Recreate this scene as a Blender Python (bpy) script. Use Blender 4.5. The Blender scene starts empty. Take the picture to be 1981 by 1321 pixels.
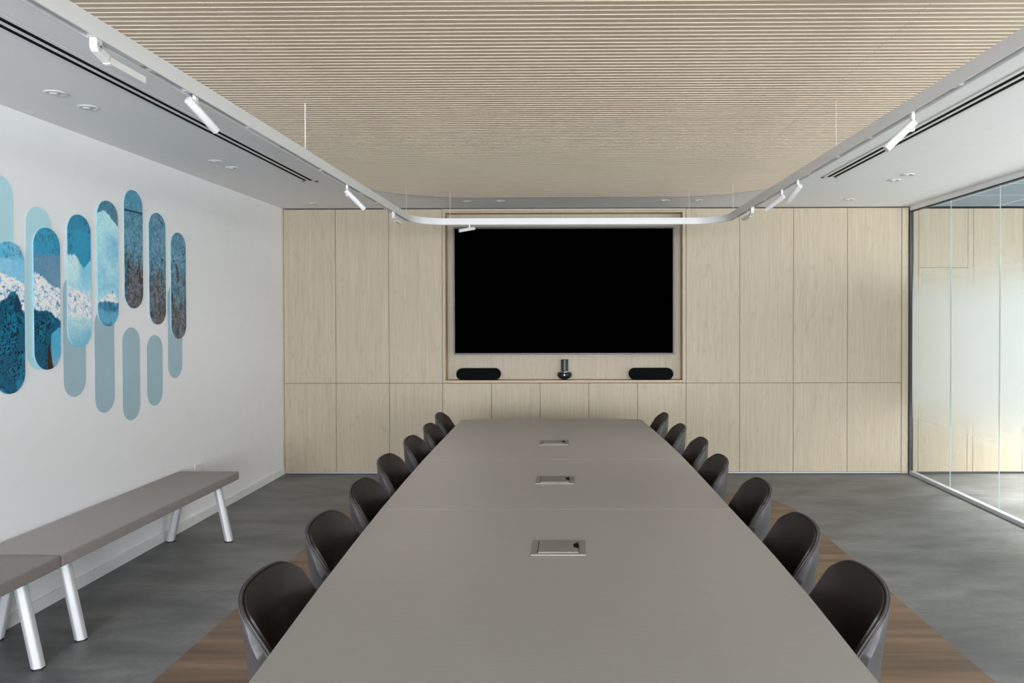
import bpy, bmesh, math, random
import numpy as np
from mathutils import Vector, Matrix

random.seed(4)
S = bpy.context.scene
COL = S.collection
PI = math.pi

# ------------------------------------------------------------------ camera
cam_d = bpy.data.cameras.new('camera'); cam = bpy.data.objects.new('camera', cam_d); COL.objects.link(cam)
S.camera = cam
F_PX = 1420.0
cam_d.sensor_fit = 'HORIZONTAL'; cam_d.sensor_width = 36.0
cam_d.lens = F_PX / 1981 * 36.0
cam_d.shift_x = (990.5 - 1092.5) / 1981
cam_d.shift_y = (625.0 - 660.5) / 1981
cam_d.clip_start = 0.05; cam_d.clip_end = 200
yaw, pitch, roll = 0.0067, 0.0113, 0.0022
fw = Vector((-math.sin(yaw), math.cos(yaw) * math.cos(pitch), -math.sin(pitch))).normalized()
rt = fw.cross(Vector((0, 0, 1))).normalized(); up = rt.cross(fw)
rt2 = rt * math.cos(roll) - up * math.sin(roll); up2 = up * math.cos(roll) + rt * math.sin(roll)
cam.matrix_world = Matrix(((rt2.x, up2.x, -fw.x, 0), (rt2.y, up2.y, -fw.y, 0), (rt2.z, up2.z, -fw.z, 1.58), (0, 0, 0, 1)))

# ------------------------------------------------------------------ view, world, light
S.view_settings.view_transform = 'Standard'; S.view_settings.look = 'None'
S.view_settings.gamma = 1; S.view_settings.use_curve_mapping = False
S.view_settings.exposure = 0.12
S.cycles.diffuse_bounces = 6; S.cycles.max_bounces = 12; S.cycles.transparent_max_bounces = 12
S.cycles.sample_clamp_indirect = 6
S.cycles.caustics_reflective = False; S.cycles.caustics_refractive = False

W = bpy.data.worlds.new('world'); S.world = W; W.use_nodes = True
bg = W.node_tree.nodes['Background']; bg.inputs[0].default_value = (0.80, 0.90, 1.0, 1); bg.inputs[1].default_value = 1.0

def area(name, loc, rot, sx, sy, power, color=(1, 1, 1), spread=PI):
    l = bpy.data.lights.new(name, 'AREA'); l.shape = 'RECTANGLE'; l.size = sx; l.size_y = sy
    l.energy = power; l.color = color; l.spread = spread
    o = bpy.data.objects.new(name, l); COL.objects.link(o); o.location = loc; o.rotation_euler = rot
    return o
# added fill lights in unseen window openings behind the camera; daylight from corridor windows
FILL_COL = (0.93, 0.97, 1.0)
SPOT_W = 26.0     # each track spotlight
FRONT_Y = -6.0; OUT_X = 6.6
for i, x in enumerate((-1.5, 1.9)):
    area('front_fill', (x, FRONT_Y - 0.12, 1.45), (PI / 2, 0, 0), 2.6, 1.9, 500, FILL_COL)
for y, pw in ((-4.3, 80), (-1.2, 100), (1.9, 230), (4.6, 72)):
    area('daylight_side', (OUT_X + 0.12, y, 1.28), (0, PI / 2, 0), 2.35, 2.7, pw, (1.0, 0.985, 0.95))
CORR_LAMPS = ((5.35, 0.9), (5.35, 3.2), (5.35, 5.5))
for x, y in CORR_LAMPS:      # flat ceiling lamps of the corridor, inside their housings
    area('corridor_ceiling_lamp_light', (x, y, 2.598), (0, 0, 0), 0.5, 1.5, 400, (1.0, 0.97, 0.93), math.radians(92))
for (x, y) in ((4.35, 6.55), (5.2, 6.55), (4.35, 5.0), (4.35, 3.4)):
    l = bpy.data.lights.new('corridor_downlight_beam', 'SPOT'); l.energy = 6; l.spot_size = 1.25; l.spot_blend = 0.8
    l.shadow_soft_size = 0.04; l.color = (1, 0.96, 0.88)
    o = bpy.data.objects.new('corridor_downlight_beam', l); COL.objects.link(o); o.location = (x, y, 2.6)

# ------------------------------------------------------------------ helpers
def srgb(r, g, b):
    f = lambda c: (c / 255 / 12.92) if c / 255 <= 0.04045 else ((c / 255 + 0.055) / 1.055) ** 2.4
    return (f(r), f(g), f(b), 1)

class NT:
    def __init__(s, name):
        s.m = bpy.data.materials.new(name); s.m.use_nodes = True; s.t = s.m.node_tree; s.n = s.t.nodes; s.l = s.t.links
        s.p = s.n['Principled BSDF']; s.out = s.n['Material Output']
    def add(s, typ, **kw):
        n = s.n.new(typ)
        for k, v in kw.items():
            if k.startswith('i_'):
                key = k[2:].replace('_', ' ')
                n.inputs[int(key) if key.isdigit() else key].default_value = v
            else: setattr(n, k, v)
        return n
    def link(s, a, b): s.l.new(a, b)
    def coord(s, scale=(1, 1, 1), loc=(0, 0, 0), rnd=0.0, kind='Object'):
        tc = s.add('ShaderNodeTexCoord'); mp = s.add('ShaderNodeMapping')
        mp.inputs['Scale'].default_value = scale; mp.inputs['Location'].default_value = loc
        src = tc.outputs[kind]
        if rnd:
            oi = s.add('ShaderNodeObjectInfo'); mul = s.add('ShaderNodeMath', operation='MULTIPLY'); mul.inputs[1].default_value = rnd
            s.link(oi.outputs['Random'], mul.inputs[0])
            ad = s.add('ShaderNodeVectorMath', operation='ADD'); s.link(src, ad.inputs[0]); s.link(mul.outputs[0], ad.inputs[1]); src = ad.outputs[0]
        s.link(src, mp.inputs[0]); return mp.outputs[0]
    def ramp(s, src, stops, interp='LINEAR'):
        r = s.add('ShaderNodeValToRGB'); r.color_ramp.interpolation = interp
        e = r.color_ramp.elements
        while len(e) > len(stops): e.remove(e[-1])
        while len(e) < len(stops): e.new(0.5)
        for k, (p, c) in enumerate(stops): e[k].position = p; e[k].color = c
        if src is not None: s.link(src, r.inputs[0])
        return r.outputs[0]
    def mix(s, fac, a, b, blend='MIX'):
        m = s.add('ShaderNodeMix', data_type='RGBA', blend_type=blend)
        for idx, v in ((0, fac), (6, a), (7, b)):
            if hasattr(v, 'is_output'): s.link(v, m.inputs[idx])
            else: m.inputs[idx].default_value = v
        return m.outputs[2]
    def math(s, op, a, b=None, c=None, clamp=False):
        m = s.add('ShaderNodeMath', operation=op); m.use_clamp = clamp
        for k, v in enumerate((a, b, c)):
            if v is None: continue
            if hasattr(v, 'is_output'): s.link(v, m.inputs[k])
            else: m.inputs[k].default_value = v
        return m.outputs[0]
    def bump(s, h, strength, dist=0.01):
        b = s.add('ShaderNodeBump'); b.inputs['Strength'].default_value = strength; b.inputs['Distance'].default_value = dist
        s.link(h, b.inputs['Height']); s.link(b.outputs[0], s.p.inputs['Normal'])
    def noise(s, vec, scale=5, detail=4, rough=0.5, dist=0.0):
        n = s.add('ShaderNodeTexNoise'); n.inputs['Scale'].default_value = scale; n.inputs['Detail'].default_value = detail
        n.inputs['Roughness'].default_value = rough; n.inputs['Distortion'].default_value = dist
        if vec is not None: s.link(vec, n.inputs['Vector'])
        return n.outputs['Fac']

def plain(name, col, rough=0.5, metal=0.0, spec=0.5, bumps=None, var=0.03):
    """solid colour with a faint procedural variation"""
    t = NT(name); t.p.inputs['Roughness'].default_value = rough; t.p.inputs['Metallic'].default_value = metal
    t.p.inputs['Specular IOR Level'].default_value = spec
    v = t.noise(t.coord(), scale=9, detail=3)
    lo = tuple(c * (1 - var) for c in col[:3]) + (1,); hi = tuple(min(1, c * (1 + var)) for c in col[:3]) + (1,)
    t.link(t.ramp(v, [(0.3, lo), (0.7, hi)]), t.p.inputs['Base Color'])
    if bumps:
        t.bump(t.noise(t.coord(), scale=bumps[0], detail=3), bumps[1], bumps[2])
    return t.m

def oak(name, base, dark, along='Z', rough=0.5, contrast=1.0, spec=0.4, bump=0.08):
    t = NT(name); t.p.inputs['Roughness'].default_value = rough; t.p.inputs['Specular IOR Level'].default_value = spec
    ring_sc = {'Z': (4.2, 4.2, 0.42), 'X': (0.42, 4.2, 4.2), 'Y': (4.2, 0.42, 4.2)}[along]
    fib_sc = {'Z': (190, 190, 3.0), 'X': (3.0, 190, 190), 'Y': (190, 3.0, 190)}[along]
    mid_sc = {'Z': (26, 26, 0.9), 'X': (0.9, 26, 26), 'Y': (26, 0.9, 26)}[along]
    a = t.noise(t.coord(ring_sc, rnd=37.0), scale=1.0, detail=2.5, rough=0.45, dist=0.15)
    rings = t.math('PINGPONG', t.math('MULTIPLY', a, 52.0), 1.0)
    fib = t.noise(t.coord(fib_sc, rnd=11.0), scale=1.0, detail=3, rough=0.6)
    mid = t.noise(t.coord(mid_sc, rnd=21.0), scale=1.0, detail=3, rough=0.5)
    c1 = t.ramp(rings, [(0.0, dark), (0.28, base), (1.0, base)])
    f = tuple(0.5 + (c - 0.5) * 1 for c in base[:3])
    c2 = t.mix(0.25 * contrast, base, c1)
    lo = tuple(c * (1 - 0.13 * contrast) for c in (1, 1, 1)) + (1,)
    m1 = t.ramp(fib, [(0.35, lo), (0.62, (1, 1, 1, 1))])
    m2 = t.ramp(mid, [(0.3, tuple(c * (1 - 0.07 * contrast) for c in (1, 1, 1)) + (1,)), (0.7, (1, 1, 1, 1))])
    c3 = t.mix(1.0, c2, m1, 'MULTIPLY'); c4 = t.mix(1.0, c3, m2, 'MULTIPLY')
    t.link(c4, t.p.inputs['Base Color'])
    if bump: t.bump(fib, bump, 0.002)
    return t.m

class MB:
    """collects shapes into one mesh object"""
    def __init__(s): s.bm = bmesh.new()
    def box(s, x0, x1, y0, y1, z0, z1, bev=0.0, seg=2):
        b = bmesh.new()
        bmesh.ops.create_cube(b, size=1.0)
        for v in b.verts: v.co = Vector((x0 + (v.co.x + .5) * (x1 - x0), y0 + (v.co.y + .5) * (y1 - y0), z0 + (v.co.z + .5) * (z1 - z0)))
        if bev: bmesh.ops.bevel(b, geom=list(b.edges), offset=bev, segments=seg, profile=0.5, affect='EDGES')
        s.merge(b); return s
    def merge(s, b, M=None):
        if M is not None: b.transform(M)
        me = bpy.data.meshes.new('tmp'); b.to_mesh(me); b.free(); s.bm.from_mesh(me); bpy.data.meshes.remove(me)
    def prism(s, pts, z0, z1, bev=0.0, seg=2):
        b = bmesh.new(); vs = [b.verts.new((x, y, z0)) for x, y in pts]; f = b.faces.new(vs)
        r = bmesh.ops.extrude_face_region(b, geom=[f]); 
        for v in r['geom']:
            if isinstance(v, bmesh.types.BMVert): v.co.z = z1
        bmesh.ops.recalc_face_normals(b, faces=b.faces)
        if bev:
            es = [e for e in b.edges if abs(e.verts[0].co.z - e.verts[1].co.z) < 1e-6]
            bmesh.ops.bevel(b, geom=es, offset=bev, segments=seg, profile=0.5, affect='EDGES')
        s.merge(b); return s
    def cyl(s, p, q, r, r2=None, n=24, bev=0.0):
        p = Vector(p); q = Vector(q); d = q - p
        b = bmesh.new(); bmesh.ops.create_cone(b, cap_ends=True, segments=n, radius1=r, radius2=r if r2 is None else r2, depth=d.length)
        if bev:
            es = [e for e in b.edges if abs(e.verts[0].co.z - e.verts[1].co.z) < 1e-6]
            bmesh.ops.bevel(b, geom=es, offset=bev, segments=2, profile=0.5, affect='EDGES')
        M = Matrix.Translation((p + q) / 2) @ d.to_track_quat('Z', 'Y').to_matrix().to_4x4()
        s.merge(b, M); return s
    def lathe(s, prof, c=(0, 0, 0), n=32):
        b = bmesh.new(); rings = []
        for r, z in prof:
            rings.append([b.verts.new((c[0] + r * math.cos(2 * PI * k / n), c[1] + r * math.sin(2 * PI * k / n), c[2] + z)) for k in range(n)] if r > 1e-6 else [b.verts.new((c[0], c[1], c[2] + z))])
        for A, B in zip(rings, rings[1:]):
            for k in range(n):
                if len(A) == 1: b.faces.new((A[0], B[(k + 1) % n], B[k]))
                elif len(B) == 1: b.faces.new((A[k], A[(k + 1) % n], B[0]))
                else: b.faces.new((A[k], A[(k + 1) % n], B[(k + 1) % n], B[k]))
        bmesh.ops.recalc_face_normals(b, faces=b.faces)
        s.merge(b); return s
    def tube(s, pts, r, n=8, closed=False):
        pts = [Vector(p) for p in pts]; b = bmesh.new(); rings = []
        N = len(pts)
        for i, p in enumerate(pts):
            a = pts[(i - 1) % N] if closed or i > 0 else p; c = pts[(i + 1) % N] if closed or i < N - 1 else p
            d = (c - a).normalized(); ref = Vector((0, 0, 1)) if abs(d.z) < 0.9 else Vector((1, 0, 0))
            u = d.cross(ref).normalized(); v = u.cross(d)
            rings.append([b.verts.new(p + (u * math.cos(2 * PI * k / n) + v * math.sin(2 * PI * k / n)) * r) for k in range(n)])
        rng = range(N if closed else N - 1)
        for i in rng:
            A, B = rings[i], rings[(i + 1) % N]
            for k in range(n): b.faces.new((A[k], A[(k + 1) % n], B[(k + 1) % n], B[k]))
        if not closed: b.faces.new(rings[0]); b.faces.new(rings[-1])
        bmesh.ops.recalc_face_normals(b, faces=b.faces)
        s.merge(b); return s
    def build(s, name, mat, parent=None, origin=None, smooth=None):
        me = bpy.data.meshes.new(name)
        if origin is not None:
            bmesh.ops.translate(s.bm, verts=s.bm.verts, vec=-Vector(origin))
        s.bm.to_mesh(me); s.bm.free()
        me.materials.append(mat)
        if smooth is not None:
            me.polygons.foreach_set('use_smooth', [True] * len(me.polygons))
            if smooth < 179: me.set_sharp_from_angle(angle=math.radians(smooth))
        o = bpy.data.objects.new(name, me); COL.objects.link(o)
        if origin is not None: o.location = origin
        if parent is not None: o.parent = parent
        return o

def tag(o, label, cat, group=None, kind=None):
    o['label'] = label; o['category'] = cat
    if group: o['group'] = group
    if kind: o['kind'] = kind
    return o
def thing(name, loc, label, cat, group=None, rz=0.0):
    o = bpy.data.objects.new(name, None); COL.objects.link(o); o.location = loc; o.rotation_euler = (0, 0, rz); o.empty_display_size = 0.1
    return tag(o, label, cat, group)
def struct(o): o['kind'] = 'structure'; return o
def copy_tree(o, parent=None):
    c = o.copy(); COL.objects.link(c)
    if parent is not None: c.parent = parent
    for ch in [x for x in o.children]: copy_tree(ch, c)
    return c

def rrect(x0, x1, y0, y1, r, n=16):
    """rounded rectangle outline, counter-clockwise"""
    pts = []
    for cx, cy, a0 in ((x1 - r, y1 - r, 0), (x0 + r, y1 - r, PI / 2), (x0 + r, y0 + r, PI), (x1 - r, y0 + r, 1.5 * PI)):
        for k in range(n + 1):
            a = a0 + PI / 2 * k / n; pts.append((cx + r * math.cos(a), cy + r * math.sin(a)))
    return pts

# ------------------------------------------------------------------ dimensions
H = 2.64          # ceiling
XL = -2.85        # left wall
XR = 3.355        # glass partition plane
YB = 7.267        # face of the cabinet wall
CORR_Y = 7.267

# ------------------------------------------------------------------ materials
M_wall = plain('white_wall_paint', (0.84, 0.845, 0.865, 1), 0.6, bumps=(300, 0.03, 0.001), var=0.01)
M_ceil = plain('white_ceiling_paint', (0.79, 0.795, 0.805, 1), 0.75, bumps=(200, 0.03, 0.001), var=0.01)
M_trimw = plain('white_trim', (0.76, 0.77, 0.78, 1), 0.4)
M_white = plain('white_powder_coat', (0.69, 0.69, 0.70, 1), 0.35, var=0.01)
M_white2 = plain('white_lamp_housing', (0.62, 0.62, 0.62, 1), 0.32, var=0.01)
M_black = plain('black_void', (0.004, 0.004, 0.004, 1), 0.9, spec=0.1)
M_oak = oak('light_oak_veneer', (0.455, 0.382, 0.288, 1), (0.31, 0.24, 0.165, 1), 'Z', 0.5)
M_groove_light = plain('oak_painted_light', (0.84, 0.75, 0.62, 1), 0.6, var=0.03)  # bright lines between the ceiling slats, their light painted in as paler oak
M_oakedge = plain('oak_edge_band', (0.44, 0.33, 0.22, 1), 0.5, var=0.06)
M_oakx = oak('light_oak_ceiling', (0.565, 0.445, 0.345, 1), (0.38, 0.29, 0.19, 1), 'X', 0.45, 0.45, spec=0.35, bump=0.0)
M_carcass = plain('cabinet_inside', (0.10, 0.075, 0.055, 1), 0.8)
M_lens = plain('lamp_lens', (0.5, 0.5, 0.5, 1), 0.2)
M_alu = plain('satin_aluminium', (0.52, 0.525, 0.55, 1), 0.45, metal=0.15)
M_ss = plain('brushed_steel', (0.40, 0.375, 0.345, 1), 0.38, metal=0.75)
M_bezel = plain('dark_silver_bezel', (0.075, 0.085, 0.10, 1), 0.45, metal=0.3)
M_bezelt = plain('dark_top_bezel', (0.018, 0.03, 0.032, 1), 0.4)
M_screen = plain('tv_screen', (0.0002, 0.0002, 0.0002, 1), 0.9, spec=0.0)
M_grille = plain('black_speaker_fabric', (0.003, 0.0042, 0.0042, 1), 0.8, bumps=(900, 0.4, 0.001), spec=0.05)
M_blk = plain('black_plastic', (0.008, 0.010, 0.010, 1), 0.38)
M_chrome = plain('chrome', (0.6, 0.6, 0.6, 1), 0.15, metal=1)
M_frame_dark = plain('dark_seal', (0.02, 0.022, 0.026, 1), 0.5)

def m_floor():
    t = NT('grey_stone_tile'); t.p.inputs['Roughness'].default_value = 0.48
    co = t.coord()
    br = t.add('ShaderNodeTexBrick'); t.link(t.coord((1, 1, 1), (0.1, 0.35, 0)), br.inputs['Vector'])
    br.inputs['Scale'].default_value = 1.0; br.inputs['Mortar Size'].default_value = 0.0016; br.inputs['Brick Width'].default_value = 0.92; br.inputs['Row Height'].default_value = 0.46
    br.inputs['Color1'].default_value = (0.92, 0.92, 0.92, 1); br.inputs['Color2'].default_value = (1.04, 1.04, 1.04, 1); br.inputs['Mortar'].default_value = (0.80, 0.80, 0.80, 1); br.inputs['Mortar Smooth'].default_value = 0.2
    n1 = t.noise(t.coord((1.1, 2.6, 1)), scale=1.6, detail=6, rough=0.55, dist=0.4)
    n2 = t.noise(co, scale=28, detail=6, rough=0.7)
    n3 = t.noise(t.coord((2.2, 9, 1)), scale=2.0, detail=5, rough=0.6)
    a = t.ramp(n1, [(0.25, (0.084, 0.088, 0.091, 1)), (0.75, (0.212, 0.212, 0.212, 1))])
    b = t.ramp(n2, [(0.3, (0.80, 0.80, 0.80, 1)), (0.6, (1.06, 1.06, 1.06, 1))])
    d = t.ramp(n3, [(0.3, (0.86, 0.86, 0.86, 1)), (0.7, (1.08, 1.08, 1.08, 1))])
    c = t.mix(1, t.mix(1, t.mix(1, a, b, 'MULTIPLY'), d, 'MULTIPLY'), br.outputs['Color'], 'MULTIPLY')
    sp = t.noise(co, scale=170, detail=1)
    c = t.mix(t.ramp(sp, [(0.70, (0, 0, 0, 1)), (0.74, (0.6, 0.6, 0.6, 1))]), c, (0.04, 0.04, 0.04, 1))
    t.link(c, t.p.inputs['Base Color'])
    t.link(t.ramp(n2, [(0.2, (0.42, 0.42, 0.42, 1)), (0.8, (0.56, 0.56, 0.56, 1))]), t.p.inputs['Roughness'])
    t.bump(n2, 0.12, 0.002); return t.m
M_floor = m_floor()

def m_inlay():
    t = NT('walnut_plank_floor'); t.p.inputs['Roughness'].default_value = 0.45
    br = t.add('ShaderNodeTexBrick'); t.link(t.coord(), br.inputs['Vector'])
    br.inputs['Scale'].default_value = 1; br.inputs['Brick Width'].default_value = 1.22; br.inputs['Row Height'].default_value = 0.18; br.inputs['Mortar Size'].default_value = 0.0012
    br.inputs['Color1'].default_value = (0.86, 0.86, 0.86, 1); br.inputs['Color2'].default_value = (1.14, 1.12, 1.10, 1); br.inputs['Mortar'].default_value = (0.45, 0.45, 0.45, 1)
    n1 = t.noise(t.coord((0.8, 16, 1)), scale=1.0, detail=5, rough=0.55, dist=0.4)
    n2 = t.noise(t.coord((5, 170, 1)), scale=1.0, detail=4, rough=0.6)
    a = t.ramp(n1, [(0.28, (0.080, 0.046, 0.027, 1)), (0.5, (0.150, 0.092, 0.056, 1)), (0.72, (0.210, 0.138, 0.088, 1))])
    b = t.ramp(n2, [(0.3, (0.74, 0.74, 0.74, 1)), (0.65, (1.06, 1.06, 1.06, 1))])
    c = t.mix(1, t.mix(1, a, b, 'MULTIPLY'), br.outputs['Color'], 'MULTIPLY')
    t.link(c, t.p.inputs['Base Color']); t.bump(n2, 0.08, 0.001); return t.m
M_inlay = m_inlay()

def m_table():
    t = NT('taupe_laminate'); t.p.inputs['Roughness'].default_value = 0.42; t.p.inputs['Specular IOR Level'].default_value = 0.35
    n = t.noise(t.coord((30, 700, 30)), scale=1, detail=2)
    t.link(t.ramp(n, [(0.3, (0.268, 0.250, 0.229, 1)), (0.7, (0.296, 0.276, 0.253, 1))]), t.p.inputs['Base Color']); return t.m
M_table = m_table()
M_tedge = plain('taupe_edge', (0.40, 0.38, 0.35, 1), 0.4)
M_darkbase = plain('dark_table_base', (0.03, 0.028, 0.027, 1), 0.5)

def m_leather(name, col, rough, scale=260):
    t = NT(name); t.p.inputs['Roughness'].default_value = rough; t.p.inputs['Specular IOR Level'].default_value = 0.38
    v = t.add('ShaderNodeTexVoronoi'); v.inputs['Scale'].default_value = scale; t.link(t.coord(), v.inputs['Vector'])
    n = t.noise(t.coord(), scale=6, detail=3)
    lo = tuple(c * .85 for c in col[:3]) + (1,); hi = tuple(c * 1.15 for c in col[:3]) + (1,)
    t.link(t.ramp(n, [(0.3, lo), (0.7, hi)]), t.p.inputs['Base Color'])
    t.bump(v.outputs['Distance'], 0.12, 0.001); return t.m
M_leather = m_leather('dark_brown_leather', (0.0135, 0.0082, 0.0066, 1), 0.45)
M_shell = m_leather('slate_brown_leather', (0.062, 0.058, 0.062, 1), 0.42)
M_piping = m_leather('brown_piping', (0.030, 0.024, 0.022, 1), 0.38)

def m_fabric():
    t = NT('taupe_woven_fabric'); t.p.inputs['Roughness'].default_value = 0.9; t.p.inputs['Specular IOR Level'].default_value = 0.15
    n = t.noise(t.coord(), scale=420, detail=3, rough=0.8); n2 = t.noise(t.coord((200, 900, 200)), scale=1, detail=2)
    m = t.math('ADD', t.math('MULTIPLY', n, 0.6), t.math('MULTIPLY', n2, 0.4))
    t.link(t.ramp(m, [(0.38, (0.150, 0.126, 0.117, 1)), (0.62, (0.285, 0.247, 0.230, 1))]), t.p.inputs['Base Color'])
    t.p.inputs['Sheen Weight'].default_value = 0.25
    t.bump(m, 0.5, 0.002); return t.m
M_fabric = m_fabric()

def m_glass(name='partition_glass', tint=(0.93, 0.96, 0.955, 1), extra=0.0):
    t = NT(name); t.n.remove(t.p)
    tr = t.add('ShaderNodeBsdfTransparent'); tr.inputs[0].default_value = tint
    gl = t.add('ShaderNodeBsdfGlossy'); gl.inputs['Roughness'].default_value = 0.02
    lw = t.add('ShaderNodeLayerWeight'); lw.inputs[0].default_value = 0.5
    fr = t.math('MULTIPLY_ADD', t.math('POWER', lw.outputs['Facing'], 5.0), 0.80, 0.035)   # reflectance of one face
    mx = t.add('ShaderNodeMixShader'); t.link(fr, mx.inputs[0]); t.link(tr.outputs[0], mx.inputs[1]); t.link(gl.outputs[0], mx.inputs[2])
    t.link(mx.outputs[0], t.out.inputs['Surface']); return t.m
M_glass = m_glass()
M_glassedge = plain('glass_joint_seal', (0.50, 0.53, 0.53, 1), 0.3)

def m_film():
    """white gradient privacy film: clear at the bottom and top, opaque in the middle (z in room metres)"""
    t = NT('gradient_frost_film'); t.n.remove(t.p)
    tc = t.add('ShaderNodeTexCoord'); sx = t.add('ShaderNodeSeparateXYZ'); t.link(tc.outputs['Object'], sx.inputs[0])
    z = sx.outputs['Z']
    def smooth(lo, hi):
        m = t.add('ShaderNodeMapRange', interpolation_type='SMOOTHERSTEP'); t.link(z, m.inputs[0])
        m.inputs['From Min'].default_value = lo; m.inputs['From Max'].default_value = hi; return m.outputs[0]
    a = t.math('MULTIPLY', smooth(0.30, 0.98), smooth(2.22, 1.55))
    a = t.math('MULTIPLY', a, 0.97)
    tr = t.add('ShaderNodeBsdfTransparent')
    df = t.add('ShaderNodeBsdfDiffuse'); df.inputs[0].default_value = (0.86, 0.87, 0.86, 1)
    tl = t.add('ShaderNodeBsdfTranslucent'); tl.inputs[0].default_value = (0.92, 0.93, 0.92, 1)
    m1 = t.add('ShaderNodeMixShader'); m1.inputs[0].default_value = 0.41; t.link(df.outputs[0], m1.inputs[1]); t.link(tl.outputs[0], m1.inputs[2])
    m2 = t.add('ShaderNodeMixShader'); t.link(a, m2.inputs[0]); t.link(tr.outputs[0], m2.inputs[1]); t.link(m1.outputs[0], m2.inputs[2])
    t.link(m2.outputs[0], t.out.inputs['Surface']); return t.m
M_film = m_film()

def m_corr_ceil():
    t = NT('blue_grey_ceiling_tiles'); t.p.inputs['Roughness'].default_value = 0.8
    br = t.add('ShaderNodeTexBrick'); t.link(t.coord(), br.inputs['Vector']); br.offset = 0.0
    br.inputs['Scale'].default_value = 1; br.inputs['Brick Width'].default_value = 0.6; br.inputs['Row Height'].default_value = 0.6; br.inputs['Mortar Size'].default_value = 0.014
    br.inputs['Color1'].default_value = (0.16, 0.215, 0.27, 1); br.inputs['Color2'].default_value = (0.20, 0.25, 0.30, 1); br.inputs['Mortar'].default_value = (0.42, 0.48, 0.54, 1)
    t.link(br.outputs['Color'], t.p.inputs['Base Color']); return t.m
M_cceil = m_corr_ceil()

def m_mural(name, fine, scale):
    t = NT(name); t.p.inputs['Roughness'].default_value = 0.3
    at = t.add('ShaderNodeAttribute'); at.attribute_name = 'print'
    n = t.noise(t.coord(), scale=scale, detail=6, rough=0.7)
    m = t.ramp(n, [(0.35, (1 - fine, 1 - fine, 1 - fine, 1)), (0.65, (1 + fine * .6, 1 + fine * .6, 1 + fine * .6, 1))])
    t.link(t.mix(1, at.outputs['Color'], m, 'MULTIPLY'), t.p.inputs['Base Color']); return t.m
M_mural = m_mural('printed_mountain_photo', 0.16, 70)
M_rock = m_mural('printed_rock_photo', 0.22, 60)
M_muraledge = plain('print_edge', (0.30, 0.52, 0.62, 1), 0.4)
M_pale = plain('pale_blue_decal', (0.47, 0.735, 0.83, 1), 0.5, var=0.02)
M_pale2 = plain('grey_blue_decal', (0.365, 0.515, 0.600, 1), 0.5, var=0.02)

# ------------------------------------------------------------------ room shell
X1 = OUT_X
struct(MB().box(XL - 0.15, X1 + 0.2, FRONT_Y - 0.2, YB + 0.62, -0.12, 0).build('floor', M_floor))
struct(MB().box(XL - 0.15, XR + 0.07, FRONT_Y - 0.2, YB + 0.62, H, H + 0.15).build('ceiling', M_ceil))
struct(MB().box(XR + 0.07, X1 + 0.2, FRONT_Y - 0.2, YB + 0.62, H, H + 0.15).build('ceiling', M_cceil))
struct(MB().box(XL - 0.15, XL, FRONT_Y - 0.2, YB + 0.62, 0, H).build('wall_left', M_wall))
struct(MB().box(XL, X1 + 0.2, YB + 0.50, YB + 0.62, 0, H).build('wall_back', M_carcass))
# front wall behind the camera, two window openings added for the fill lights
fwl = MB()
fwl.box(XL, X1, FRONT_Y - 0.2, FRONT_Y, 0, 0.45).box(XL, X1, FRONT_Y - 0.2, FRONT_Y, 2.45, H)
for a, b in ((XL, -2.85), (-0.15, 0.55), (3.25, X1)):
    if b > a: fwl.box(a, b, FRONT_Y - 0.2, FRONT_Y, 0.45, 2.45)
struct(fwl.build('wall_front', M_wall))
fwr = MB()
fwr.box(X1, X1 + 0.2, FRONT_Y, YB + 0.5, 0, 0.06).box(X1, X1 + 0.2, FRONT_Y, YB + 0.5, 2.5, H)
for a, b in ((FRONT_Y, -5.7), (-2.9, -2.6), (0.2, 0.5), (3.3, 3.4), (6.1, YB + 0.5)):
    fwr.box(X1, X1 + 0.2, a, b, 0.06, 2.5)
struct(fwr.build('wall_right', M_wall))
# baseboard left, in lengths
bb = MB()
for a, b in ((FRONT_Y, 1.2), (1.202, 4.35), (4.352, YB + 0.004)): bb.box(XL, XL + 0.012, a, b, 0, 0.066, 0.002)
struct(bb.build('baseboard_left', M_trimw))

# wood inlay in the floor
tag(MB().prism(rrect(-1.80, 1.82, 0.75, 6.56, 0.70), 0.0, 0.003, 0).build('floor_inlay', M_inlay), 'walnut plank floor area with rounded corners under the meeting table and chairs', 'floor', kind='structure')

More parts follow.
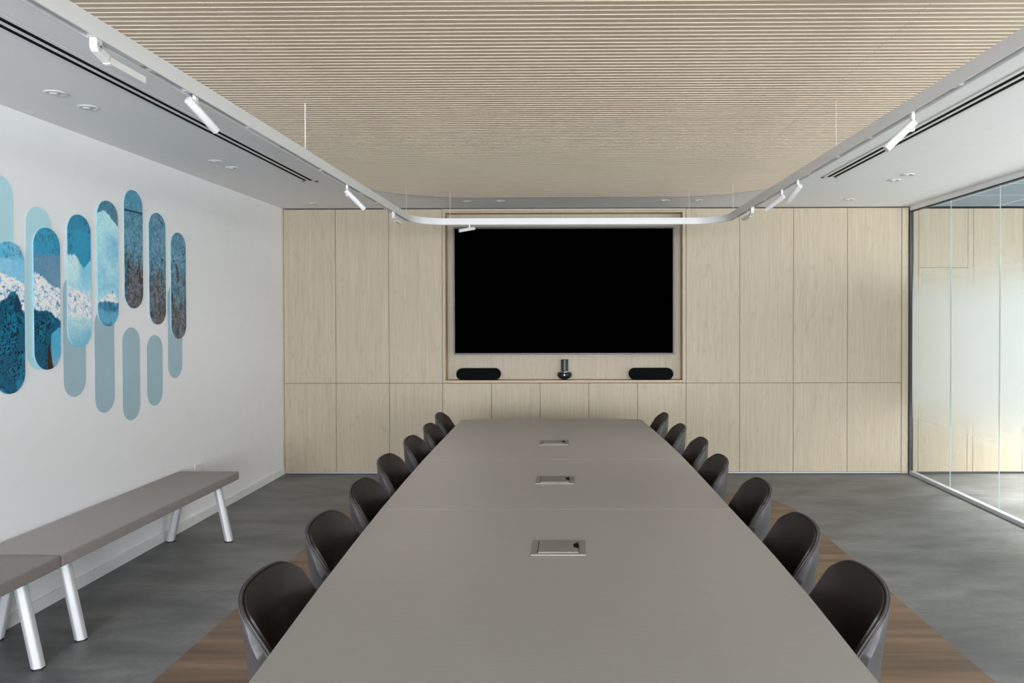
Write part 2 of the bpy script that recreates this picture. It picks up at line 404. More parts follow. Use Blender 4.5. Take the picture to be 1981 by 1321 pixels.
# ------------------------------------------------------------------ slatted ceiling panels
def slat_panel(x0, x1, label):
    Xe, ya, yb, R = 1.80, 0.80, 6.54, 0.95
    cen = lambda v: (v[0], v[1])
    def half(y):          # half width of the rounded outline at depth y
        if y > yb - R: d = y - (yb - R)
        elif y < ya + R: d = (ya + R) - y
        else: return Xe
        return Xe - R + math.sqrt(max(0.0, R * R - d * d))
    root = thing('slatted_ceiling_panel', ((x0 + x1) / 2, 3.6, H), label, 'ceiling panel', 'slatted oak ceiling panels above the table')
    m = MB(); pitch = 0.0375; slat = 0.0248
    n = int((yb - ya) / pitch)
    for k in range(n):
        y = yb - (k + 1) * pitch + 0.0
        h = half(y + slat / 2)
        a, b = max(x0 + 0.0006, -h), min(x1 - 0.0006, h)
        if b - a < 0.02: continue
        m.box(a, b, y, y + slat, H - 0.0175, H - 0.006)
    so = m.build('slats', M_oakx, root, origin=((x0 + x1) / 2, 3.6, H)); so.location = (0, 0, 0)
    so.data.materials.append(M_groove_light)          # paler colour on the rib sides stands in for light catching them
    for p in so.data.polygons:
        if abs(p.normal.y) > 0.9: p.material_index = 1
    bk = MB(); N = 60; L, Rr = [], []
    for k in range(N + 1):
        y = ya + (yb - ya) * k / N; h = half(y)
        L.append((max(x0, -h), y)); Rr.append((min(x1, h), y))
    ok = [i for i in range(N + 1) if Rr[i][0] - L[i][0] > 0.004]
    bk.prism([Rr[i] for i in ok] + [L[i] for i in reversed(ok)], H - 0.0065, H - 0.001)
    bk.build('backing_board', M_groove_light, root, origin=((x0 + x1) / 2, 3.6, H)).location = (0, 0, 0)
slat_panel(-1.215, 1.215, 'wide middle light oak ribbed ceiling panel over the table')
slat_panel(-1.80, -1.215, 'narrow light oak ribbed ceiling panel along the left track')
slat_panel(1.215, 1.80, 'narrow light oak ribbed ceiling panel along the right track')

# ------------------------------------------------------------------ slot diffusers
def slot(xi, xo, y0, y1, label):
    s = 1 if xo > xi else -1
    cx = (xi + xo) / 2
    root = thing('slot_diffuser', (cx, (y0 + y1) / 2, H), label, 'air diffuser', 'linear slot diffusers in the white ceiling')
    org = (cx, (y0 + y1) / 2, H)
    w = abs(xo - xi)
    L, R = min(xi, xo), max(xi, xo)
    q = [(L, L + 0.022), (R - 0.022, R)]
    mid = (cx - 0.009, cx + 0.009)
    f = MB()
    for a, b in q: f.box(a, b, y0, y1, H - 0.005, H - 0.0004)
    f.box(mid[0], mid[1], y0 + 0.02, y1 - 0.03, H - 0.005, H - 0.0004)
    f.box(L, R, y0, y0 + 0.02, H - 0.005, H - 0.0004).box(L, R, y1 - 0.03, y1, H - 0.005, H - 0.0004)
    f.build('frame', M_white, root, origin=org).location = (0, 0, 0)
    for a, b in ((q[0][1], mid[0]), (mid[1], q[1][0])):
        g = MB().box(a, b, y0 + 0.02, y1 - 0.03, H - 0.0025, H - 0.0004)
        g.build('slot', M_black, root, origin=org).location = (0, 0, 0)
slot(-1.985, -2.105, 0.9, 5.80, 'long white two-slot air diffuser in the left side of the ceiling')
slot(1.955, 2.075, 0.9, 5.72, 'long white two-slot air diffuser in the right side of the ceiling')

# ------------------------------------------------------------------ recessed downlights
dl_proto = None
DL = [(-2.437, 3.484, 'recessed white downlight nearest the camera above the mural, left of its pair'),
      (-2.44, 3.726, 'recessed white downlight of the nearest left pair, the one farther from the camera'),
      (-2.425, 5.034, 'recessed white downlight above the left wall, nearer one of the second pair'),
      (-2.417, 5.263, 'recessed white downlight above the left wall, farther one of the second pair'),
      (-2.428, 6.936, 'single recessed white downlight in the left back corner of the ceiling'),
      (-0.956, 6.857, 'recessed white downlight above the left end of the television niche'),
      (-0.646, 6.842, 'recessed white downlight second from the left above the television niche'),
      (0.88, 6.826, 'recessed white downlight third from the left above the television niche'),
      (1.187, 6.826, 'recessed white downlight above the right end of the television niche'),
      (2.577, 6.802, 'single recessed white downlight in the right back part of the ceiling'),
      (2.568, 5.834, 'farther recessed white downlight of the pair near the glass partition'),
      (2.57, 5.606, 'nearer recessed white downlight of the pair near the glass partition')]
for x, y, lab in DL:
    if dl_proto is None:
        r = thing('downlight', (x, y, H), lab, 'downlight', 'recessed ceiling downlights')
        MB().lathe([(0.034, -0.0005), (0.034, -0.004), (0.044, -0.006), (0.049, -0.003), (0.050, -0.0003)], n=32).build('trim_ring', M_white2, r, smooth=60)
        MB().lathe([(0, -0.0012), (0.034, -0.0012), (0.034, -0.0004), (0, -0.0004)], n=32).build('lens', M_lens, r)
        MB().lathe([(0.0, -0.009), (0.014, -0.008), (0.022, -0.003), (0.022, -0.001), (0, -0.001)], c=(-0.012, 0, 0), n=24).build('reflector', M_white2, r, smooth=60)
        dl_proto = r
    else:
        r = copy_tree(dl_proto); r.location = (x, y, H); r['label'] = lab

# ------------------------------------------------------------------ light track
TZ0, TZ1 = 2.338, 2.390
TI, TO = 1.283, 1.320
def path(off, n=12):      # rounded rectangle of the track, offset outward
    return rrect(-TI - off, TI + off, 1.05 - off, 6.15 + off, 0.27 + off, n)
track = thing('light_track', (0, 3.6, TZ0), 'white suspended light track, a rounded rectangle hanging below the slatted ceiling', 'light track')
def sweep(off0, off1, z0, z1):
    A, B = path(off0), path(off1); b = bmesh.new(); N = len(A)
    rings = [[b.verts.new((A[i][0], A[i][1], z0)), b.verts.new((B[i][0], B[i][1], z0)), b.verts.new((B[i][0], B[i][1], z1)), b.verts.new((A[i][0], A[i][1], z1))] for i in range(N)]
    for i in range(N):
        P, Q = rings[i], rings[(i + 1) % N]
        for k in range(4): b.faces.new((P[k], P[(k + 1) % 4], Q[(k + 1) % 4], Q[k]))
    bmesh.ops.recalc_face_normals(b, faces=b.faces); return b
m = MB()
m.merge(sweep(0, 0.006, TZ0, TZ1)); m.merge(sweep(0.031, 0.037, TZ0, TZ1)); m.merge(sweep(0.005, 0.032, TZ0 + 0.02, TZ1 - 0.0005))
m.build('track_profile', M_white, track, origin=(0, 3.6, TZ0), smooth=30).location = (0, 0, 0)
# blank cover strips and linear diffusers let into the groove
def strip(x, y0, y1, name='cover_strip', mat=M_white2, z=0.004):
    MB().box(x - 0.0125, x + 0.0125, y0, y1, TZ0 + z, TZ0 + z + 0.012).build(name, mat, track, origin=(0, 3.6, TZ0)).location = (0, 0, 0)
xm = TI + 0.0185
for x, segs in ((-xm, ((2.28, 2.31), (2.49, 2.52), (2.98, 3.3), (3.86, 3.88), (4.6, 4.66), (5.0, 5.3))), (xm, ((2.46, 2.50), (3.2, 3.24), (3.58, 3.6), (4.02, 4.08), (4.9, 4.94), (5.78, 5.84)))):
    for a, b in segs: strip(x, a, b)
strip(-xm, 2.0, 2.24)

# suspension cables: each with a small gripper
def cable(x, y, label, r=0.0012):
    t = thing('suspension_cable', (x, y, H - 0.02), label, 'cable', 'track suspension cables')
    MB().cyl((x, y, TZ1 + 0.012), (x, y, H - 0.006), r, n=8).build('wire', M_white2, t, origin=(x, y, H - 0.02)).location = (0, 0, 0)
    MB().cyl((x, y, TZ1 - 0.001), (x, y, TZ1 + 0.016), 0.004, n=12).build('gripper', M_white2, t, origin=(x, y, H - 0.02)).location = (0, 0, 0)
cable(-xm, 3.62, 'thick white twisted power cable holding the left run of the light track', 0.0032)
cable(xm, 3.60, 'thin wire holding the right run of the light track')
cable(-1.003, 6.168, 'thin wire left of the television holding the back run of the track')
cable(1.003, 6.168, 'thin wire above the right end of the television holding the track')
cable(-xm, 5.86, 'thin wire at the left back corner of the light track')
cable(xm, 5.86, 'thin wire at the right back corner of the light track')

# cylinder spots
def spot(A, B, mount, label, r=0.0145):
    A = Vector(A); B = Vector(B); mount = Vector(mount)
    t = thing('track_spotlight', tuple(mount), label, 'spotlight', 'cylinder spotlights on the light track')
    o = tuple(mount)
    def fin(mb, n, mat, sm=None): mb.build(n, mat, t, origin=o, smooth=sm).location = (0, 0, 0)
    d = (B - A).normalized()
    fin(MB().cyl(A, B, r, n=32, bev=0.0015), 'lamp_body', M_white2, 40)
    fin(MB().cyl(B + d * 0.0002, B + d * 0.0012, r * 0.8, n=24), 'lens', M_lens)
    l = bpy.data.lights.new('spotlight_beam', 'SPOT'); l.energy = SPOT_W; l.spot_size = 2.3; l.spot_blend = 1.0; l.shadow_soft_size = 0.05; l.color = (1, 0.975, 0.94)
    lo = bpy.data.objects.new('spotlight_beam', l); COL.objects.link(lo); lo.location = B + d * 0.004
    lo.rotation_euler = (d * 0.6 + Vector((0, 0, -1))).to_track_quat('-Z', 'Y').to_euler()
    # joint beside the body, straight under the track groove
    sfoot = A + d * 0.038; side = Vector((mount.x - sfoot.x, mount.y - sfoot.y, 0))
    j = Vector((mount.x, mount.y, sfoot.z))
    fin(MB().box(mount.x - 0.006, mount.x + 0.006, mount.y - 0.011, mount.y + 0.011, sfoot.z - 0.004, TZ0 + 0.019, 0.002), 'mount_arm', M_white)
    fin(MB().cyl(j, sfoot, 0.006, n=16), 'pivot', M_white)
def tilt(A, B, label):
    A = Vector(A); B = Vector(B); d = (B - A).normalized(); f = A + d * 0.038
    s = 1 if A.x > 0 else -1
    # body hangs just outside the stem
    spot(A, B, (s * xm, f.y + 0.022, TZ0 + 0.02), label)
tilt((-1.300, 2.503, 2.317), (-1.263, 2.627, 2.241), 'white cylinder spotlight on the near left run of the track, below the ceiling diffuser')
tilt((-1.300, 4.263, 2.306), (-1.210, 4.330, 2.206), 'white cylinder spotlight on the left run of the track, far half')
tilt((1.300, 4.470, 2.298), (1.222, 4.577, 2.228), 'white cylinder spotlight on the right run, farther of the two close together')
tilt((1.300, 4.149, 2.304), (1.265, 4.276, 2.233), 'white cylinder spotlight on the right run, nearer of the two close together')
tilt((1.300, 2.782, 2.303), (1.193, 2.780, 2.201), 'white cylinder spotlight nearest the camera on the right run of the track')
spot((-0.800, 6.192, 2.312), (-0.918, 6.118, 2.282), (-0.838, 6.168, TZ0 + 0.02), 'short white spotlight under the back run in front of the television')
# a second bare adapter beside the far left spot
# linear adjustable modules
def linear(x, y0, y1, z, label):
    t = thing('linear_track_light', (x, y0, TZ0), label, 'track light', 'square linear lamps on the light track')
    o = (x, y0, TZ0)
    def fin(mb, n, mat, sm=None): mb.build(n, mat, t, origin=o, smooth=sm).location = (0, 0, 0)
    w = 0.0105
    b = MB(); b.box(x - w, x + w, y0 - 0.028, y0 - 0.004, z + 0.012, TZ0 + 0.019); b.cyl((x - w, y0 - 0.016, z + 0.012), (x + w, y0 - 0.016, z + 0.012), 0.012, n=24)
    fin(b, 'bracket', M_white2, 40)
    b = bmesh.new(); bmesh.ops.create_cube(b, size=1)
    for v in b.verts: v.co = Vector((v.co.x * 0.021, v.co.y * 0.052, v.co.z * 0.021))
    bmesh.ops.bevel(b, geom=list(b.edges), offset=0.001, segments=1, affect='EDGES')
    m = MB(); m.merge(b, Matrix.Translation((x, y0 + 0.006, z + 0.000)) @ Matrix.Rotation(-0.30, 4, 'X')); fin(m, 'knuckle', M_white2)
    fin(MB().box(x - w, x + w, y0 + 0.028, y1, z - 0.020, z + 0.001, 0.001), 'lamp_bar', M_white)
    fin(MB().box(x - w + 0.002, x + w - 0.002, y0 + 0.034, y1 - 0.006, z - 0.0215, z - 0.0205), 'diffuser', M_white2)
linear(-xm, 2.035, 2.240, 2.308, 'white square linear lamp nearest the camera on the left run of the track')
linear(-xm, 5.450, 5.650, 2.300, 'white square linear lamp at the far left corner of the track')
linear(xm, 5.260, 5.520, 2.302, 'white square linear lamp at the far right corner of the track')

# ------------------------------------------------------------------ cabinet wall
ZS = 0.904; ZT = 2.629; GAP = 0.0018; DT = 0.019
def door(root, org, x0, x1, z0, z1, name='door', mat=M_oak, yf=YB):
    cx, cz = (x0 + x1) / 2, (z0 + z1) / 2
    o = MB().box(x0 + GAP, x1 - GAP, yf, yf + DT, z0 + GAP, z1 - GAP, 0.0008, 1).build(name, mat, root, origin=(cx, yf, cz))
    o.location = (cx - org[0], yf - org[1], cz - org[2]); return o
def cabinet(x0, x1, splits, label, cat='cabinet', group='tall oak storage cabinets along the back wall'):
    org = ((x0 + x1) / 2, YB + 0.25, 0)
    r = thing('wall_cabinet', org, label, cat, group)
    z1 = splits[-1]
    MB().box(x0 + 0.0005, x1 - 0.0005, YB + DT + 0.002, YB + 0.495, 0.022, z1 - 0.004).build('carcass', M_carcass, r, origin=org).location = (0, 0, 0)
    MB().box(x0, x1, YB + 0.012, YB + 0.03, 0.0, 0.018).build('plinth', M_frame_dark, r, origin=org).location = (0, 0, 0)
    MB().box(x0, x1, YB + 0.001, YB + 0.011, 0.008, 0.019).build('plinth_strip', M_alu, r, origin=org).location = (0, 0, 0)
    for a, b in zip(splits, splits[1:]): door(r, org, x0, x1, a, b)
tall = [(-2.835, -2.321, 'tall light oak cabinet in the left corner of the back wall'), (-2.321, -1.791, 'tall light oak cabinet second from the left wall'), (-1.791, -1.262, 'tall light oak cabinet just left of the television niche'),
        (1.153, 1.681, 'tall light oak cabinet just right of the television niche'), (1.681, 2.211, 'tall light oak cabinet second to the right of the television niche'), (2.211, 2.743, 'tall light oak cabinet second from the glass partition'), (2.743, 3.275, 'tall light oak cabinet beside the glass partition')]
for a, b, lab in tall: cabinet(a, b, (0.020, ZS, ZT), lab)
low = [-1.262, -0.777, -0.294, 0.188, 0.670, 1.153]
labs = ['low oak cabinet under the left speaker, leftmost below the niche', 'low oak cabinet second from the left below the television niche', 'low oak cabinet in the middle below the television niche', 'low oak cabinet second from the right below the television niche', 'low oak cabinet under the right speaker, rightmost below the niche']
for k in range(5): cabinet(low[k], low[k + 1], (0.020, ZS), labs[k], group='low oak cabinets below the television niche')
# filler strips
tag(MB().box(XL + 0.001, -2.837, YB, YB + 0.4, 0.0, ZT).build('filler_strip', M_oakedge), 'narrow oak filler strip between the left wall and the cabinets', 'filler strip')
tag(MB().box(3.279, XR - 0.012, YB, YB + 0.4, 0.004, H - 0.012).build('filler_strip', M_oak), 'narrow oak filler strip between the cabinets and the glass partition', 'filler strip')
# niche
NX0, NX1, NZ0, NZ1, ND = -1.231, 1.116, 0.932, 2.590, 0.13
no = ((NX0 + NX1) / 2, YB, ZS)
niche = thing('television_niche', no, 'recessed light oak niche framing the television and speakers', 'niche')
m = MB()
m.box(-1.262 + GAP, NX0 - 0.004, YB, YB + 0.05, ZS + GAP, ZT).box(NX1 + 0.004, 1.153 - GAP, YB, YB + 0.05, ZS + GAP, ZT)
m.box(NX0 - 0.0035, NX1 + 0.0035, YB, YB + 0.05, NZ1 + 0.016, ZT)
m.build('surround', M_oak, niche, origin=no).location = (0, 0, 0)
m = MB()
m.box(NX0 - 0.018, NX0, YB - 0.004, YB + ND, NZ0 - 0.016, NZ1 + 0.014, 0.001, 1).box(NX1, NX1 + 0.018, YB - 0.004, YB + ND, NZ0 - 0.016, NZ1 + 0.014, 0.001, 1)
m.box(NX0, NX1, YB - 0.004, YB + ND, NZ1, NZ1 + 0.014, 0.001, 1)
m.build('frame', M_oakedge, niche, origin=no).location = (0, 0, 0)
MB().box(NX0, NX1, YB - 0.004, YB + ND, ZS + 0.003, NZ0, 0.001, 1).build('shelf', M_oakedge, niche, origin=no).location = (0, 0, 0)
MB().box(NX0 - 0.018, NX1 + 0.018, YB + ND, YB + ND + 0.016, NZ0 - 0.01, NZ1 + 0.01).build('back_panel', M_oak, niche, origin=no).location = (0, 0, 0)

# television
TX0, TX1, TZa, TZb = -1.154, 1.037, 1.186, 2.452
to = ((TX0 + TX1) / 2, YB + 0.06, (TZa + TZb) / 2)
tv = thing('television', to, 'very large black flat television with thin silver bezel in the oak niche', 'television')
def tvp(m, n, mat): m.build(n, mat, tv, origin=to).location = (0, 0, 0)
y0 = YB + 0.022
tvp(MB().box(TX0 + 0.004, TX1 - 0.004, y0 + 0.012, y0 + 0.055, TZa + 0.004, TZb - 0.004, 0.004), 'housing', M_blk)
tvp(MB().box(TX0 + 0.013, TX1 - 0.013, y0 + 0.003, y0 + 0.012, TZa + 0.016, TZb - 0.012), 'screen', M_screen)
m = MB().box(TX0, TX0 + 0.013, y0, y0 + 0.02, TZa, TZb, 0.0015).box(TX1 - 0.013, TX1, y0, y0 + 0.02, TZa, TZb, 0.0015).box(TX0 + 0.013, TX1 - 0.013, y0, y0 + 0.02, TZa, TZa + 0.016, 0.003)
tvp(m, 'bezel', M_bezel)
tvp(MB().box(TX0 + 0.013, TX1 - 0.013, y0, y0 + 0.02, TZb - 0.018, TZb, 0.0015), 'top_bezel', M_bezelt)
tvp(MB().box(-0.30, 0.18, y0 + 0.055, YB + ND - 0.0006, 1.6, 2.0), 'wall_mount', M_blk)
tvp(MB().box(-0.075, -0.035, y0 - 0.0012, y0 + 0.002, TZa + 0.006, TZa + 0.010), 'logo_plate', M_bezel)

# speakers
sp_proto = None
for cx, lab in ((-0.911, 'flat black pill-shaped speaker on the niche shelf, left of the camera'), (0.8095, 'flat black pill-shaped speaker on the niche shelf, right of the camera')):
    if sp_proto is None:
        r = thing('conference_speaker', (cx, YB + 0.06, NZ0 + 0.0006), lab, 'speaker', 'pill-shaped speakers on the niche shelf')
        hh = 0.115; L = 0.22
        pts = []
        for k in range(17): a = -PI / 2 + PI * k / 16; pts.append((L - hh / 2 + hh / 2 * math.cos(a), hh / 2 * math.sin(a)))
        for k in range(17): a = PI / 2 + PI * k / 16; pts.append((-L + hh / 2 + hh / 2 * math.cos(a), hh / 2 * math.sin(a)))
        m = MB().prism(pts, -0.035, 0.035, 0.006, 3); m.bm.transform(Matrix.Translation((0, 0, hh / 2)) @ Matrix.Rotation(PI / 2, 4, 'X')); m.build('grille', M_grille, r, smooth=40)
        m = MB().prism([(x * 0.99, y * 0.97) for x, y in pts], -0.01, 0.01, 0); m.bm.transform(Matrix.Translation((0, 0.036, hh / 2)) @ Matrix.Rotation(PI / 2, 4, 'X')); m.build('back_case', M_blk, r, smooth=40)
        m = MB().box(-0.10, 0.10, -0.03, 0.04, 0, 0.006, 0.002); m.build('foot', M_blk, r)
        sp_proto = r
    else:
        r = copy_tree(sp_proto); r.location = (cx, YB + 0.06, NZ0 + 0.0006); r['label'] = lab
# conference camera
cc = thing('conference_camera', (-0.052, YB + 0.054, NZ0 + 0.0006), 'black cylindrical conference camera on a round base, centred on the niche shelf', 'camera')
MB().lathe([(0, 0.0), (0.028, 0.0), (0.030, 0.010), (0.050, 0.016), (0.066, 0.030), (0.071, 0.045), (0.071, 0.062), (0.062, 0.074), (0.0, 0.078)]).build('base', M_blk, cc, smooth=35)
MB().lathe([(0.0, 0.076), (0.040, 0.076), (0.041, 0.086), (0.036, 0.090), (0.0, 0.090)]).build('collar', M_chrome, cc, smooth=35)
MB().lathe([(0.0, 0.088), (0.036, 0.088), (0.034, 0.188), (0.0, 0.188)]).build('body', M_bezelt, cc, smooth=35)
MB().lathe([(0.0, 0.187), (0.037, 0.187), (0.037, 0.198), (0.033, 0.201), (0.0, 0.201)]).build('cap', M_blk, cc, smooth=35)
MB().cyl((0, -0.070, 0.052), (0, -0.0725, 0.052), 0.006, n=16).build('indicator', M_chrome, cc)

# ------------------------------------------------------------------ corridor end wall behind the glass
def corr(x0, x1, zs, label, name='corridor_panel'):
    org = ((x0 + x1) / 2, CORR_Y + 0.05, 0); r = thing(name, org, label, 'wall panel', 'oak panels on the corridor end wall')
    MB().box(x0, x1, CORR_Y + DT + 0.002, CORR_Y + 0.1, 0.022, ZT - 0.01).build('backing', M_carcass, r, origin=org).location = (0, 0, 0)
    MB().box(x0, x1, CORR_Y + 0.012, CORR_Y + 0.03, 0, 0.018).build('plinth', M_frame_dark, r, origin=org).location = (0, 0, 0)
    for a, b in zip(zs, zs[1:]): door(r, org, x0, x1, a, b, 'panel', M_oak, CORR_Y)
ZD = 1.58 + (609 - 519.5) / 195.4
corr(3.39, 3.442, (0.02, 2.62), 'narrow oak strip on the corridor end wall beside the glass partition')
corr(3.442, 3.926, (0.02, ZD, 2.62), 'oak corridor door leaf with a separate panel above it, seen through glass')
corr(3.926, 3.981, (0.02, 2.62), 'narrow oak jamb strip right of the corridor door, behind glass')
corr(3.981, 4.467, (0.02, 2.62), 'wide oak panel on the corridor end wall at the right edge of the picture')
corr(4.467, 5.50, (0.02, 2.62), 'oak corridor wall panel farther right, beyond the picture edge')
corr(5.50, X1, (0.02, 2.62), 'oak corridor wall panel next to the outer windows')

for k, (x, y) in enumerate(CORR_LAMPS):
    lo = (x, y, H)
    t = thing('ceiling_lamp', lo, 'flat white rectangular corridor ceiling lamp, %s the cabinet end' % ('farthest from', 'midway to', 'nearest')[k], 'ceiling lamp', 'corridor ceiling lamps')
    m = MB().box(-0.29, -0.26, -0.79, 0.79, -0.05, -0.001).box(0.26, 0.29, -0.79, 0.79, -0.05, -0.001).box(-0.26, 0.26, -0.79, -0.76, -0.05, -0.001).box(-0.26, 0.26, 0.76, 0.79, -0.05, -0.001).box(-0.26, 0.26, -0.76, 0.76, -0.03, -0.001)
    m.build('housing', M_white, t)
# ------------------------------------------------------------------ glass partition
ZG = 2.593
struct(MB().box(XR, XR + 0.07, FRONT_Y, YB - 0.001, ZG + 0.004, H).build('trim_1', M_ceil))      # plaster head above the glass
struct(MB().box(XR + 0.004, XR + 0.03, FRONT_Y, YB - 0.001, ZG - 0.008, ZG + 0.004).build('trim_2', M_frame_dark))  # dark head seal
struct(MB().box(XR - 0.004, XR + 0.04, FRONT_Y, YB - 0.001, 0, 0.034, 0.002).build('trim_3', M_alu))       # floor channel
struct(MB().box(XR - 0.008, XR + 0.02, YB - 0.016, YB - 0.0015, 0.034, ZG - 0.008).build('trim_4', M_frame_dark))
ys = [YB - 0.017] + [6.508 - 0.74 * k for k in range(17)] + [FRONT_Y]
gl = ['glass partition pane nearest the cabinets, frosted across its middle', 'glass partition pane second from the cabinet wall, frosted middle', 'glass partition pane at the right edge of the picture, frosted middle']
for k in range(len(ys) - 1):
    yb, ya = ys[k], ys[k + 1]
    lab = gl[k] if k < 3 else 'glass partition pane outside the picture, number %d from the cabinet wall' % (k + 1)
    if k >= 3:
        words = ['fourth', 'fifth', 'sixth', 'seventh', 'eighth', 'ninth', 'tenth', 'eleventh', 'twelfth', 'thirteenth', 'fourteenth', 'fifteenth', 'sixteenth', 'seventeenth', 'eighteenth']
        lab = '%s frosted glass partition pane counted from the cabinet wall' % words[k - 3]
    org = (XR + 0.012, (ya + yb) / 2, 0)
    r = thing('glass_pane', org, lab, 'glass pane', 'frosted glass partition panes')
    MB().box(XR + 0.006, XR + 0.018, ya + 0.0015, yb - 0.0015, 0.030, ZG - 0.006).build('pane', M_glass, r, origin=org).location = (0, 0, 0)
    b = bmesh.new(); vs = [b.verts.new(c) for c in ((XR + 0.019, ya + 0.003, 0.034), (XR + 0.019, yb - 0.003, 0.034), (XR + 0.019, yb - 0.003, ZG - 0.01), (XR + 0.019, ya + 0.003, ZG - 0.01))]; b.faces.new(vs)
    m = MB(); m.merge(b); m.build('frosted_film', M_film, r, origin=org).location = (0, 0, 0)
    if k < len(ys) - 2:
        MB().box(XR + 0.0085, XR + 0.0145, ya - 0.0014, ya + 0.0014, 0.034, ZG - 0.009).build('joint_seal', M_glassedge, r, origin=org).location = (0, 0, 0)

# ------------------------------------------------------------------ wall mural
def vnoise(y, z, seed):
    def h(a, b): 
        v = np.sin(a * 127.1 + b * 311.7 + seed * 17.3) * 43758.5453; return v - np.floor(v)
    yi, zi = np.floor(y), np.floor(z); fy, fz = y - yi, z - zi
    fy = fy * fy * (3 - 2 * fy); fz = fz * fz * (3 - 2 * fz)
    return (h(yi, zi) * (1 - fy) + h(yi + 1, zi) * fy) * (1 - fz) + (h(yi, zi + 1) * (1 - fy) + h(yi + 1, zi + 1) * fy) * fz
def fbm(y, z, s, seed, oct=4):
    v = 0; a = 0.5; t = 0
    for k in range(oct): v = v + a * vnoise(y * s, z * s, seed + k); t += a; a *= 0.55; s *= 2.03
    return v / t
C = lambda r, g, b: np.array(srgb(min(255, r), min(255, g), min(255, b))[:3]) * 1.50
def lerp(a, b, t): t = np.clip(t, 0, 1)[..., None]; return a * (1 - t) + b * t
def capsule_outline(w, h, n=14):
    r = w / 2; pts = []
    for k in range(n + 1): a = PI * k / n; pts.append((r * math.cos(a), h / 2 - r + r * math.sin(a)))
    for k in range(n + 1): a = PI + PI * k / n; pts.append((r * math.cos(a), -h / 2 + r + r * math.sin(a)))
    return pts
def decal(yc, w, z0, z1, x0, mat, name, label, cat, group):
    pts = capsule_outline(w, z1 - z0)
    b = MB().prism(pts, 0, 0.0012, 0)
    b.bm.transform(Matrix(((0, 0, 1, 0), (1, 0, 0, 0), (0, 1, 0, 0), (0, 0, 0, 1))))
    o = b.build(name, mat); o.location = (x0, yc, (z0 + z1) / 2); return tag(o, label, cat, group)
snow_top = [(3.55, 1.82), (3.672, 1.797), (3.703, 1.784), (3.734, 1.777), (3.766, 1.773), (3.806, 1.744), (3.885, 1.816), (3.932, 1.8), (3.967, 1.783), (4.002, 1.753), (4.071, 1.736), (4.152, 1.753), (4.21, 1.735), (4.24, 1.729), (4.292, 1.711), (4.344, 1.69), (4.419, 1.675), (4.475, 1.70), (4.509, 1.742), (4.566, 1.726), (4.596, 1.676)]
snow_bot = [(3.55, 1.63), (3.672, 1.671), (3.718, 1.699), (3.75, 1.712), (3.758, 1.664), (3.806, 1.604), (3.885, 1.624), (3.94, 1.624), (3.976, 1.612), (4.02, 1.587), (4.076, 1.57), (4.152, 1.58), (4.21, 1.584), (4.292, 1.587), (4.344, 1.566), (4.419, 1.675), (4.509, 1.668), (4.596, 1.668)]
